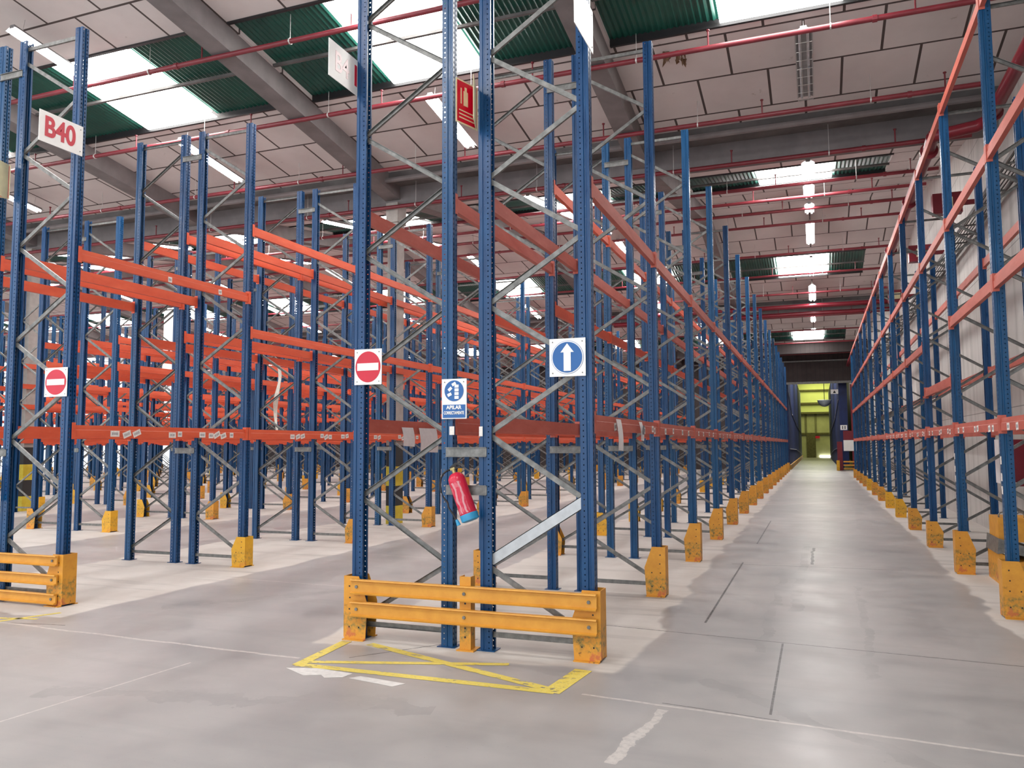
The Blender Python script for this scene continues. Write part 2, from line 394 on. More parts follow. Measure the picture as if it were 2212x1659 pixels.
for v, sg, yend in slopes:
    s0, s1 = v+sg*3.8, v+sg*6.33
    a, b = min(s0, s1), max(s0, s1)
    lo, hi = min(v, yend), max(v, yend)
    slab(ceil, XL, XR, lo, a, v); slab(ceil, XL, XR, b, hi, v)
    prevx = XR
    for n, xc in enumerate(modX):
        gx1 = xc+2.3 if n == 0 else xc+2.83
        gx0 = xc-2.83
        slab(ceil, gx1, prevx, a, b, v); prevx = gx0
        wn += 1
        # pane + green corrugated wings
        pane = MB(); m0, m1 = a, b
        za, zb = ZV+SL*abs(a-v)+.02, ZV+SL*abs(b-v)+.02
        pane.add([(xc-.95, a, za), (xc+.95, a, za), (xc+.95, b, zb), (xc-.95, b, zb)], [(0, 1, 2, 3)])
        w = structure('window_%d' % wn, pane, 'sky')
        for (g0, g1) in ((gx0, xc-.95), (xc+.95, gx1)):
            g = MB(); step = .025; k = 0; xx = g0; vs = []
            while xx < g1+1e-6:
                dz = .014*math.sin((xx-g0)/.10*2*PI)
                vs += [(xx, a-.05, za+.07+dz), (xx, b+.05, zb+.07+dz)]; xx += step; k += 1
            g.add(vs, [(2*i, 2*i+1, 2*i+3, 2*i+2) for i in range(k-1)])
            obj('green_corrugated_panel', g, 'green', w, smooth=True)
        pu = MB(); ym = (a+b)/2; zm = (za+zb)/2
        pu.box(gx0, gx1, ym-.03, ym+.03, zm-.06, zm-.01); obj('purlin', pu, 'concd', w)
        for yy in (a, b):
            ze = ZV+SL*abs(yy-v); e = MB().box(gx0, gx1, yy-.03, yy+.03, ze-.03, ze+.17); obj('edge_dark_strip', e, 'darkpl', w)  # dark strip added to cover the slab edge lit by the pane
    slab(ceil, XL, prevx, a, b, v)
for v, sg, yend in slopes: slab(ceil, XL, XR+.2, min(v, yend), max(v, yend), v, .20, .05)
structure('ceiling', ceil, 'ceil')
# sloping concrete roof beams
tn = 0
for x in bmX:
    b = MB(); w, d = .20, .42
    pts = [(-4.8, ZV), (6.15, ZV+SL*HALF), (17.1, ZV), (28.05, ZV+SL*HALF), (39, ZV), (49.95, ZV+SL*HALF), (60.9, ZV)]
    for (y0, z0), (y1, z1) in zip(pts[:-1], pts[1:]):
        b.add([(x-w, y0, z0-d), (x+w, y0, z0-d), (x+w, y1, z1-d), (x-w, y1, z1-d), (x-w, y0, z0+.04), (x+w, y0, z0+.04), (x+w, y1, z1+.04), (x-w, y1, z1+.04)],
              [(0, 1, 2, 3), (0, 4, 5, 1), (1, 5, 6, 2), (2, 6, 7, 3), (3, 7, 4, 0)])
    tn += 1; structure('trim_%d' % tn, b, 'concrete')
for v in (17.1, 39.0):
    b = MB().box(XL, XR, v-.05, v+.35, 7.78, 8.55); tn += 1; structure('trim_%d' % tn, b, 'concrete')
    b = MB().box(XL, XR, v-.62, v-.05, 8.22, 8.42).box(XL, XR, v+.35, v+.8, 8.22, 8.42); tn += 1; structure('trim_%d' % tn, b, 'concd')
    b = MB().tube([(XL, v-.75, 8.1), (XR, v-.75, 8.16)], .06, 8); tn += 1; structure('trim_%d' % tn, b, 'concrete', smooth=True)
for x in (-9.54, -21.9, -34.2, -46.5):
    for y in (17.1, 39.0):
        b = MB().box(-.13, .13, -.18, .18, 0, 7.8).box(-.16, .16, -.22, .22, 7.3, 7.78)
        tn += 1; structure('trim_%d' % tn, b, 'band', (x, y, 0))
# far wall with its high header over the passage
fw = MB().box(XL, -2.05, YE, YE+.3, 0, 9.2).box(2.5, XR, YE, YE+.3, 0, 9.2).box(-2.05, 2.5, YE, YE+.3, 6.25, 9.2)
structure('wall_far', fw, 'header')
tn += 1; structure('trim_%d' % tn, MB().box(-2.3, 2.6, YE-.12, YE-.01, 6.12, 6.28), 'galv')
tn += 1; structure('trim_%d' % tn, MB().box(-9, 3.3, YE-.25, YE-.01, 7.7, 7.8), 'galv')
tn += 1; structure('trim_%d' % tn, MB().box(-9.2, 3.3, 57.6, 58.0, 8.0, 8.85), 'header')
# hall beyond the opening
structure('wall_passage_left', MB().box(-2.35, -2.2, YE+.3, 116, 0, 11), 'concrete')
structure('wall_passage_right', MB().box(3.4, 3.55, YE+.3, 116, 0, 11), 'concrete')
fb = MB().box(-4, 5, 116, 116.2, 0, 6.0, 0).box(-4, 5, 116, 116.2, 6.0, 12, 1)
fb.box(-4, 5, 115.7, 116, 9.0, 9.2, 2).box(-4, 5, 115.7, 116, 7.2, 7.45, 2).box(-4, 5, 115.5, 116, 5.9, 6.15, 2).box(-4, 5, 115.8, 116, 3.1, 3.35, 2)
for x in (-1.45, -1.3, -.2, -.05): fb.box(x-.03, x+.03, 115.85, 116, 3.35, 5.9, 2)
structure('wall_back', fb, ['beige', 'yroom', 'browndoor'])
structure('ceiling_beyond', MB().box(-2.35, 3.55, YE+.3, 116, 11, 11.1), 'yroom')
dd = structure('door_1', MB().box(-1.35, -.2, 115.8, 115.98, 0, 3.1), 'browndoor')
structure('window_%d' % (wn+1), MB().box(.25, 1.75, 115.8, 115.97, .05, .30), emis('daylight_gap_under_door', (1, 1, .98), 6))
wn += 1
area('yellow_hall_lamp', (.3, 110.5, 10.7), 4, 8, 650, (.98, 1, .42))
area('passage_fill_light', (0, 72, 10.7), 2, 8, 900, (1, .98, .93)); area('passage_fill_light', (0, 88, 10.7), 2, 8, 500, (1, .98, .93))  # unseen fill lights without fixtures, added to brighten the passage and navy covers

# ------------------------------------------------------------------ rack frames
def offset_poly(pts, th):
    out = []
    for side in (1, -1):
        row = []
        for i, p in enumerate(pts):
            d = []
            if i > 0: d.append((Vector(p)-Vector(pts[i-1])).normalized())
            if i < len(pts)-1: d.append((Vector(pts[i+1])-Vector(p)).normalized())
            t = sum(d, Vector((0, 0))).normalized(); n = Vector((-t.y, t.x)); c = max(.4, n.dot(Vector((-d[0].y, d[0].x))))
            row.append(Vector(p)+n*side*th/2/c)
        out.append(row)
    return [tuple(p) for p in out[0]] + [tuple(p) for p in out[1][::-1]]
OM = [(-.055, .028), (-.055, .050), (.000, .050), (.006, .041), (.022, .041), (.028, .048), (.055, .048), (.055, .011), (.043, .007)]
OM = OM + [(x, -y) for x, y in OM[::-1]]
OMP = offset_poly(OM, .0035)
HD = .48                                   # half of frame depth, upright centre to centre
def upright_mb(h, mb=None, x=0, flip=False, mi=0):
    mb = mb or MB(); s = -1 if flip else 1
    return mb.extrude(OMP, lambda p, e: (x+s*p[0], s*p[1], .006+e*h), mi)
def brace_mb(z0, z1, x0, x1, mb=None, mi=0, w=.045, t=.026):
    mb = mb or MB(); a = Vector((x0, 0, z0)); b = Vector((x1, 0, z1)); d = (b-a).normalized(); n = Vector((-d.z, 0, d.x))*w/2
    # a lipped channel: web towards -Y, two flanges
    for (o0, o1, y0, y1) in ((-1, 1, -t/2, -t/2+.003), (.88, 1, -t/2, t/2), (-1, -.88, -t/2, t/2)):
        vs = [p+n*o+Vector((0, y, 0)) for p in (a, b) for o in (o0, o1) for y in (y0, y1)]
        mb.add(vs, [(0, 1, 3, 2), (4, 6, 7, 5), (0, 4, 5, 1), (2, 3, 7, 6), (0, 2, 6, 4), (1, 5, 7, 3)], mi)
    return mb
def nodes(h):
    zs = [.17, .75]
    while zs[-1]+.60 < h-.12: zs.append(zs[-1]+.603)
    return zs
XO, XI = HD-.035, -HD+.035
def segs(h):
    zs = nodes(h); out = [(.17, .17)]
    for i in range(len(zs)-1):
        out.append((zs[i], zs[i+1], i % 2))
    return zs, out
def plate_mb(x, mb=None, mi=0):
    mb = mb or MB(); return mb.box(x-.09, x+.09, -.075, .075, 0, .007, mi)
FR = {}
def frame_meshes(h):
    if h in FR: return FR[h]
    d = {}
    d['up_o'] = upright_mb(h-.006).mesh('upright', 'blue'); 
    d['plate'] = plate_mb(0).mesh('base_plate', 'bluef')
    zs = nodes(h); br = [brace_mb(.14, .14, XI, XO).mesh('brace', 'galv')]
    for i in range(len(zs)-1):
        a, b = (XO, XI) if i % 2 == 0 else (XI, XO)
        br.append(brace_mb(zs[i]+(.02 if i else 0.03), zs[i+1]-.02, a, b).mesh('brace', 'galv'))
    br.append(brace_mb(h-.1, h-.1, XI, XO).mesh('brace', 'galv'))
    d['br'] = br
    mb = MB(); upright_mb(h-.006, mb, HD, False, 0); upright_mb(h-.006, mb, -HD, True, 0)
    brace_mb(.14, .14, XI, XO, mb, 1)
    for i in range(len(zs)-1):
        a, b = (XO, XI) if i % 2 == 0 else (XI, XO)
        brace_mb(zs[i]+.02, zs[i+1]-.02, a, b, mb, 1)
    brace_mb(h-.1, h-.1, XI, XO, mb, 1); plate_mb(HD, mb); plate_mb(-HD, mb)
    d['far'] = mb.mesh('upright_frame', ['bluef', 'galv'])
    FR[h] = d; return d
def make_frame(x, y, rz, h, label, group, near, wide=False):
    d = frame_meshes(h)
    if not near:
        return tag(inst('upright_frame', d['far'], None, (x, y, 0), rz), label, 'rack frame', group)
    r = empty('upright_frame', (x, y, 0), rz); tag(r, label, 'rack frame', group)
    inst('upright', d['up_o'], r, (HD, 0, 0)); inst('upright', d['up_o'], r, (-HD, 0, 0), PI)
    inst('base_plate', d['plate'], r, (HD, 0, 0)); inst('base_plate', d['plate'], r, (-HD, 0, 0))
    for i, b in enumerate(d['br']):
        if wide and i == 2:
            w = inst('brace', brace_mb(.80, 1.36, XI, XO, w=.10, t=.03).mesh('brace', 'galvb'), r); w['label'] = 'wide bright replacement brace'; continue
        inst('brace', b, r)
    return r
PB, Y0B, PC, Y0C = 3.127, 6.87, 3.19, 7.08
def YB(k): return Y0B+PB*k
def YC(k): return Y0C+PC*k
HT = 7.05
# name, right frame centre, left frame centre, Y function, first k, last k
ROWS = [('B', -2.375, -3.728, YB, 0, 16, 'extinguisher rack row'),
        ('C', -8.872, -10.205, YC, 0, 16, 'B40 rack row')]
seq = ['first', 'second', 'third', 'fourth', 'fifth', 'sixth', 'seventh']
for i in range(7):
    xr = -15.07-6.15*i; k0 = max(0, math.ceil((abs(xr)/1.40-Y0C)/PC))
    ROWS.append(('EFGHIJK'[i], xr, xr-1.35, YC, k0, 16, seq[i]+' row left of B40 row'))
beams = []          # (depth, x, y0, length, z, s, mat, label, sticker)
LNAME = {('R', 1): 'right aisle face', ('R', -1): 'right rear line', ('L', 1): 'left aisle face', ('L', -1): 'left rear line'}
def levels(row, half, k):
    if row == 'B':
        if half == 'R': return [2.05, 4.18]
        return [2.05, 4.18] if k == 0 else [2.05, 3.65, 5.3]
    if row == 'C': return [2.05, 4.2] if k == 0 else [2.05, 3.65, 5.3]
    if row == 'E': return [2.05, 3.65, 4.25]
    if row == 'F': return [2.05, 3.05, 3.65, 4.25] if k % 2 else [2.05, 3.65, 4.25]
    rr = random.Random(hash((row, half, k)) if False else ord(row)*131+k*17+ord(half))
    return [2.05, 3.65, rr.choice([4.25, 4.6, 5.3])] if rr.random() < .75 else [2.05, 3.65]
LV = {2.05: 'lowest', 3.05: 'low extra', 3.65: 'second', 3.6: 'second', 4.18: 'upper', 4.2: 'upper', 4.25: 'upper', 4.6: 'upper', 5.3: 'top', 2.76: 'low staggered', 5.05: 'third', 6.8: 'topmost', 3.1: 'middle'}
for rn, xr, xl, YF, k0, k1, nm in ROWS:
    for half, xc, rz in (('R', xr, 0), ('L', xl, PI)):
        for k in range(k0, k1+1):
            y = YF(k); dep = y*.935-xc*.355
            near = dep < 23
            hs = 'right-hand' if half == 'R' else 'left-hand'
            lab = 'blue rack frame, %s from front, %s side, %s' % (ORD[k-k0], hs.split('-')[0], nm)
            make_frame(xc, y, rz, HT, lab, 'upright frames of the '+nm, near, wide=(rn == 'B' and half == 'R' and k == 0))
            if k < k1:
                y2 = YF(k+1)
                for s, part in ((1, 'aisle beam'), (-1, 'rear beam')):
                    xs = 1 if rz == 0 else -1
                    ux = xc + xs*s*HD; out = xs*s
                    mat = 'salmon' if (rn == 'B' and (half == 'R' or k == 0)) else 'orange'
                    for z in levels(rn, half, k):
                        # rear lines often miss the odd upper beam
                        beams.append((dep, ux, y, y2-y, z, out, mat, '%s %s %s, %s bay, %s half, %s' % (('orange' if mat == 'orange' else 'faded red'), LV[z], part, ORD[k-k0], hs.split('-')[0], nm), rn, half, s, k))
# the single row along the right wall
DXF, DH = 1.906, 6.84
for k in range(0, 14):
    x = DXF+HD; y = YB(k); dep = y*.935-x*.355
    make_frame(x, y, PI, DH, 'blue rack frame, %s from front, in rack row along right wall' % ORD[k], 'upright frames along the right wall', dep < 23)
    if k < 13:
        for s in (1, -1):
            ux = x - s*HD
            lv = ([2.05, 2.76, 5.05, 6.8] if k == 2 else [2.05, 3.6, 5.05, 6.8]) if s == 1 else [2.05, 3.1, 5.05]
            for z in lv:
                beams.append((dep, ux, y, PB, z, -s, 'salmon', 'faded red %s %s, %s bay, rack row along right wall' % (LV[z], 'aisle beam' if s == 1 else 'wall-side beam', ORD[k]), 'D', 'R', s, k))
# ------------------------------------------------------------------ load beams
BH = .14
def beam_profile(): return [(-.026, -BH/2), (.026, -BH/2), (.026, .012), (.018, .016), (.018, BH/2), (-.026, BH/2)]
BMC = {}
def beam_mesh(L, mat, full):
    key = (round(L, 3), mat, full)
    if key not in BMC:
        mb = MB(); half = L/2-.052
        mb.extrude([(p[0], p[1]) for p in beam_profile()], lambda p, e: (p[0], -half+e*2*half, p[1]), 0)
        if full: add_conn(mb, -L/2); add_conn(mb, L/2, True)
        BMC[key] = mb.mesh('load_beam', mat)
    return BMC[key]
def add_conn(mb, y, end=False):
    s = -1 if end else 1
    mb.box(-.030, .036, *sorted((y+s*.0515, y+s*.0565)), -.10, .10)
    mb.box(.032, .036, *sorted((y+s*.004, y+s*.0565)), -.10, .10)
beams.sort(key=lambda b: b[0])
conn_me = {}
for mat in ('orange', 'salmon'):
    mb = MB(); add_conn(mb, 0); a = mb.mesh('end_connector', mat); mb = MB(); add_conn(mb, 0, True); conn_me[mat] = (a, mb.mesh('end_connector', mat))
beam_of = {}
stuff = {'orange': MB(), 'salmon': MB()}
PF = beam_profile()
for i, (dep, ux, y, L, z, out, mat, label, rn, half, s, k) in enumerate(beams):
    xb = ux + out*.027
    if i < 300:
        near = dep < 17
        o = inst('load_beam', beam_mesh(L, mat, not near), None, (xb, y+L/2, z), 0 if out > 0 else PI)
        tag(o, label, 'rack beam', 'load beams of the pallet racks')
        if near:
            inst('end_connector', conn_me[mat][0], o, (0, -L/2, 0)); inst('end_connector', conn_me[mat][1], o, (0, L/2, 0))
        beam_of[(rn, half, s, k, z)] = o
    else:
        mb = stuff[mat]; h2 = L/2-.05
        mb.extrude([(xb+out*p[0], z+p[1]) for p in PF], lambda p, e: (p[0], y+L/2-h2+e*2*h2, p[1]), 0)
        for yy in (y+.02, y+L-.02): mb.box(xb-.030, xb+.030, yy-.035, yy+.035, z-.09, z+.09)
for mat, mb in stuff.items():
    if mb.v: tag(obj('load_beam', mb, mat), 'distant %s rack beams far down the rows' % ('orange' if mat == 'orange' else 'faded red'), 'rack beam', kind='stuff')
print('beams', len(beams))
# price and barcode stickers on the lowest beams near the camera
def sticker(parent, y, z, w, h, tilt, face=.0275, ink=True):
    mb = MB(); c, s_ = math.cos(tilt), math.sin(tilt)
    def q(a, b, off): return (face+off, y+a*c-b*s_, z+a*s_+b*c)
    def pad(a0, a1, b0, b1, off, mi):
        vs = [q(a0, b0, off-.001), q(a1, b0, off-.001), q(a1, b1, off-.001), q(a0, b1, off-.001), q(a0, b0, off), q(a1, b0, off), q(a1, b1, off), q(a0, b1, off)]
        mb.add(vs, [(0, 1, 2, 3), (4, 5, 6, 7), (0, 1, 5, 4), (1, 2, 6, 5), (2, 3, 7, 6), (3, 0, 4, 7)], mi)
    pad(-w/2, w/2, -h/2, h/2, .001, 0)
    if ink:
        for j in range(5):
            a = -w*.32+j*w*.14; pad(a, a+w*.06, -h*.22, h*.22, .0018, 1)
    o = obj('label_sticker', mb, ['label', 'ink'], parent); return o
def stick_set(key, ys):
    o = beam_of.get(key)
    if not o: return
    for (y, w, t) in ys: sticker(o, y, random.uniform(-.018, .012)-.02, w, .075, t, .0265)
stick_set(('C', 'R', 1, 0, 2.05), [(-.95, .14, 0), (-.76, .13, .35), (-.60, .13, .4), (.02, .13, 0), (.16, .08, 0), (.60, .12, 0), (.78, .10, 0), (.90, .14, .45), (1.04, .12, .3), (1.22, .08, 0)])
stick_set(('C', 'R', 1, 1, 2.05), [(-.45, .12, 0), (-.30, .12, .3), (-.16, .12, .25), (.42, .10, 0), (.55, .12, .4), (.68, .10, 0), (1.10, .12, 0), (1.24, .10, .2)])
stick_set(('C', 'R', 1, 2, 2.05), [(-.9, .12, 0), (-.75, .12, .3), (.1, .12, 0), (.25, .12, .3), (.9, .12, 0)])
for kk in range(0, 6):
    stick_set(('D', 'R', 1, kk, 2.05), [(-1.15, .12, 0), (-.75, .10, .05), (.1, .10, 0), (.28, .12, .1), (1.0, .12, .05), (1.2, .1, 0)])
    if kk: stick_set(('B', 'R', 1, kk, 2.05), [(-1.1, .12, 0), (-.5, .10, .05), (.3, .12, 0), (.9, .12, .1)])
stick_set(('B', 'R', 1, 0, 2.05), [(-.75, .10, .1), (-.62, .07, -.2), (.55, .08, .2), (.66, .08, -.2), (1.15, .10, 0), (1.28, .08, .1)])
stick_set(('C', 'R', 1, 0, 4.2), [(-.1, .07, 0), (.9, .07, .1)]); stick_set(('C', 'R', -1, 1, 5.3), [(-.6, .1, 0)])

# ------------------------------------------------------------------ row spacers between back-to-back frames
def spacer_mesh(w): return MB().box(-w/2, w/2, -.004, .004, -.045, .045).box(-w/2, w/2, -.02, -.004, .04, .045).box(-w/2, w/2, -.02, -.004, -.045, -.04)
SPM = {}
for rn, xr, xl, YF, k0, k1, nm in ROWS[:3]:
    gap = (xr-HD)-(xl+HD); xm = ((xr-HD)+(xl+HD))/2
    for k in range(k0, min(k1, 8)+1):
        for z, zn in ((1.79, 'low'), (6.62, 'high')):
            if (round(gap, 2)) not in SPM: SPM[round(gap, 2)] = spacer_mesh(gap+.02).mesh('row_spacer', 'galv')
            tag(inst('row_spacer', SPM[round(gap, 2)], None, (xm, YF(k)-.054, z)), '%s galvanised spacer plate at the %s frame pair, %s' % (zn, ORD[k-k0], nm), 'spacer', 'row spacers')
tag(inst('row_spacer', SPM[round(-2.375-HD+3.728-HD, 2)], None, (-3.05, Y0B-.054, 1.44)), 'galvanised spacer plate behind the red fire extinguisher', 'spacer', 'row spacers')

# ------------------------------------------------------------------ post protectors
def prot_mb(h, rnd=0):
    mb = MB()
    poly = [(-.13, .0), (-.15, h*.58), (-.055, h), (.10, h), (.10, 0)]
    for y0 in (-.096, .088): mb.extrude(poly, lambda p, e: (p[0], y0+e*.008, p[1]))
    mb.box(.100, .108, -.096, .096, .02, h)
    for y0 in (-.135, .096): mb.box(-.13, .10, y0, y0+.039, 0, .010)
    for y0 in (-.0975, .0965):                        # bolt holes as dark studs
        for (bx, bz) in ((.045, h*.84), (.04, h*.66), (.045, h*.48), (.045, h*.2), (-.06, h*.48), (-.06, h*.2)):
            mb.box(bx-.007, bx+.007, y0, y0+.001, bz-.007, bz+.007, 1)
    return mb
PM = {}
for h, mat in ((.60, 'yel'), (.46, 'yel'), (.46, 'yelnew'), (.60, 'yelnew')):
    PM[(h, mat)] = prot_mb(h).mesh('post_protector', [mat, 'darkpl'])
def protector(x, y, out, h, mat, label, lean=0):
    o = inst('post_protector', PM[(h, mat)], None, (x, y, 0), 0 if out > 0 else PI)
    return tag(o, label, 'protector', 'yellow post protectors')
def plab(mat, k, side, nm): return '%s post protector, %s from front, %s side, %s' % ('bright yellow' if mat == 'yelnew' else 'scuffed orange', ORD[k], side, nm)
def P_(h, m): return (h, m)
strip_me = MB().box(-.004, .05, -.064, -.058, .10, .76).box(.056, .062, -.064, .02, .10, .76).mesh('corner_guard', 'fluo')
for rn, xr, xl, YF, k0, k1, nm in ROWS:
    for k in range(k0, k1+1):
        y = YF(k)
        hm = (.60, 'yel')
        if rn == 'C': hm = (.46, 'yel') if k else (.60, 'yel')
        if rn == 'C' and k == 1: hm = (.46, 'yelnew')
        if rn not in 'BC': hm = (.46, random.choice(['yel', 'yel', 'yelnew']))
        protector(xr+HD+.01, y, 1, hm[0], hm[1], plab(hm[1], k-k0, 'right', nm))
        if rn == 'C' and 1 <= k <= 3:
            tag(inst('corner_guard', strip_me, None, (xl-HD, y, 0), PI/2*0+PI), 'fluorescent yellow corner strip, left post of %s frame, %s' % (ORD[k], nm), 'corner guard', 'fluorescent corner strips')
        elif not (rn == 'C' and k == 0):
            m2 = (.60, 'yel') if rn == 'B' and k < 1 else (.46, random.choice(['yel', 'yelnew']))
            protector(xl-HD-.01, y, -1, m2[0], m2[1], plab(m2[1], k-k0, 'left', nm))
for k in range(0, 14):
    hm = (.60, 'yel') if k <= 2 else ((.46, 'yelnew') if k in (5, 6, 9) else (.46, 'yel'))
    protector(DXF-.01, YB(k), -1, hm[0], hm[1], plab(hm[1], k, 'aisle', 'row along right wall'))

# ------------------------------------------------------------------ end barriers
def rail_mb(x0, x1, z0, z1):
    h = z1-z0
    prof = [(0, z0), (-.045, z0), (-.050, z0+.012), (-.022, z0+.022), (-.022, z1-.022), (-.050, z1-.012), (-.045, z1), (0, z1)]
    return MB().extrude(prof, lambda p, e: (x0+e*(x1-x0), p[0], p[1]))
def bolt(parent, x, y, z): return obj('bolt', MB().tube([(x, y, z), (x, y-.012, z)], .016, 6), 'galv', parent)
def barrier(x0, x1, y, zs, label, post=None, bolts=()):
    r = empty('end_barrier', (0, y, 0)); tag(r, label, 'barrier')
    for (a, b) in zs:
        obj('rail', rail_mb(x0, x1, a, b), 'yelrail', r)
        for bx in bolts: bolt(r, bx, -.022, (a+b)/2)
    if post is not None:
        mb = MB().box(post-.055, post+.055, .002, .010, 0, .66).box(post-.055, post-.047, .01, .10, 0, .66).box(post+.047, post+.055, .01, .10, 0, .66)
        mb.box(post-.075, post+.095, -.03, .14, 0, .012)
        for zz in (.12, .2, .42): mb.box(post-.008, post+.008, -.0005, .0021, zz-.008, zz+.008, 1)
        obj('post', mb, ['yel', 'darkpl'], r)
    return r
barrier(-4.22, -1.80, 6.755, [(.44, .58), (.23, .37)], 'orange-yellow two-rail end barrier in front of the extinguisher rack row', -3.035, (-4.16, -3.035, -1.87))
barrier(-11.0, -8.33, 6.97, [(.47, .59), (.25, .37), (.03, .15)], 'orange-yellow three-rail end barrier in front of the B40 rack row', None, (-8.4,))

# ------------------------------------------------------------------ signs
def board(name, x0, x1, z0, z1, y, label, cat='sign'):
    r = empty(name, ((x0+x1)/2, y, (z0+z1)/2)); tag(r, label, cat)
    w, h = (x1-x0)/2, (z1-z0)/2
    obj('board', MB().box(-w, w, 0, .004, -h, h), 'whitebd', r)
    for sx in (-1, 1):
        for sz in (-1, 1): obj('screw', MB().tube([(sx*(w-.03), 0, sz*(h-.03)), (sx*(w-.03), -.003, sz*(h-.03))], .006, 8), 'galv', r)
    return r, w, h
def no_entry(x0, x1, z0, z1, y, label):
    r, w, h = board('no_entry_sign', x0, x1, z0, z1, y, label)
    e = obj('red_disc', MB().disc(0, 0, .135, -.003), 'red', r); 
    e.scale = (.92*w/.135, 1, .87*h/.135)
    obj('white_bar', MB().box(-w*.78, w*.78, -.006, -.003, -.036, .036), 'whitebd', r)
YS = Y0B-.068; YSC = Y0C-.068
no_entry(-4.25, -3.945, 2.45, 2.80, YS, 'white square no-entry sign with red disc, on the extinguisher row post')
no_entry(-8.72, -8.35, 2.46, 2.81, YSC, 'white square no-entry sign with red disc, on the B40 row post')
r, w, h = board('arrow_sign', -2.225, -1.89, 2.46, 2.80, YS, 'white square sign, blue disc with white arrow pointing up')
obj('blue_ring', MB().disc(0, 0, .150, -.002, th=.002), 'signblue', r); obj('white_ring', MB().disc(0, 0, .147, -.003, th=.002), 'whitebd', r)
obj('blue_disc', MB().disc(0, 0, .138, -.005), 'signblue', r)
obj('white_arrow', MB().extrude([(-.033, -.122), (.033, -.122), (.033, .045), (.062, .045), (0, .125), (-.062, .045), (-.033, .045)], lambda p, e: (p[0], -.008+e*.003, p[1])), 'whitebd', r)
r, w, h = board('stacking_sign', -3.295, -3.04, 2.10, 2.475, YS, 'white sign with blue disc of stacked boxes and blue caption panel')
obj('blue_disc', MB().disc(0, .075, .098, -.004), 'signblue', r)
for (cx, cz, a) in ((.028, .012, 0), (.028, .048, 0), (.028, .083, 0), (.028, .118, 0), (.0, .138, .5), (-.04, .092, .75), (-.045, .04, .45)):
    mb = MB(); c_, s_ = math.cos(a), math.sin(a)
    pts = [(cx+u*c_-v*s_, cz+u*s_+v*c_) for u, v in ((-.021, -.014), (.021, -.014), (.021, .014), (-.021, .014))]
    mb.extrude(pts, lambda p, e: (p[0], -.007+e*.003, p[1])); obj('white_box_symbol', mb, 'whitebd', r)
obj('caption_panel', MB().box(-w+.012, w-.012, -.004, 0, -h+.010, -.055), 'signblue', r)
text_obj('caption_text', 'APILAR', .048, 'whitebd', r, (0, -.006, -.082), (PI/2, 0, 0), bold=.0015)
text_obj('caption_text', 'CORRECTAMENTE', .040, 'whitebd', r, (0, -.006, -.133), (PI/2, 0, 0), bold=.001, sx=.62)
def side_sign(name, x, y0, y1, z0, z1, label, txt=None, mat='red', split=None):
    r = empty(name, (x, (y0+y1)/2, (z0+z1)/2)); tag(r, label, 'sign')
    w, h = (y1-y0)/2, (z1-z0)/2
    obj('board', MB().box(-.003, .003, -w, w, -h, h), 'whitebd', r)
    for sz in (-1, 1): obj('screw', MB().tube([(.003, w-.035, sz*(h-.05)), (.006, w-.035, sz*(h-.05))], .007, 8), 'galv', r)
    if txt: text_obj('row_number', txt, .33, mat, r, (.0045, -.02, 0), (PI/2, 0, PI/2), bold=.010, sx=.82)
    return r
side_sign('row_sign', -8.30, 6.47, 7.06, 5.40, 5.77, 'white row sign reading B40 in red, hung from the left rack post', 'B40')
r = side_sign('row_sign', -4.265, 6.31, 6.86, 5.40, 5.77, 'white row sign with red characters partly painted pale for glare on the extinguisher row post')
text_obj('row_number', 'B4', .28, 'redglare', r, (.0045, -.05, 0), (PI/2, 0, PI/2), bold=.004, sx=.86)
text_obj('row_number', '1', .30, 'red', r, (.0045, .20, 0), (PI/2, 0, PI/2), bold=.006)
side_sign('row_sign', -1.80, 6.25, 6.85, 5.40, 5.80, 'blank white row sign high on the post above the arrow sign')
def fire_sign(x, y, z0, z1, label):
    r = empty('fire_extinguisher_sign', (x, y, (z0+z1)/2)); tag(r, label, 'sign'); h = (z1-z0)/2
    for s, a in ((1, .32), (-1, -.32)):
        mb = MB().box(0, .005, -.30, 0, -h, h); p = obj('panel', mb, 'cream', r, (s*.004, 0, 0), -a*1.0)
        obj('red_print', MB().box(.005, .0065, -.285, -.015, -h+.015, h-.015), 'red', p)
        obj('white_pictogram', MB().box(.0065, .008, -.20, -.14, -.03, h-.10).box(.0065, .008, -.185, -.155, h-.10, h-.06).box(.0065, .008, -.24, -.225, -.02, h-.08), 'cream', p)
        for j in range(3): obj('text_line', MB().box(.0065, .008, -.26, -.04, -h+.05+j*.035, -h+.062+j*.035), 'cream', p)
        if s < 0:
            for c in [p]: c.scale = (-1, 1, 1)
    return r
fire_sign(-2.93, 6.80, 4.83, 5.25, 'folded red fire extinguisher sign high above the hanging extinguisher')
fire_sign(-9.45, 7.00, 4.98, 5.42, 'folded red fire extinguisher sign left of the B40 sign')

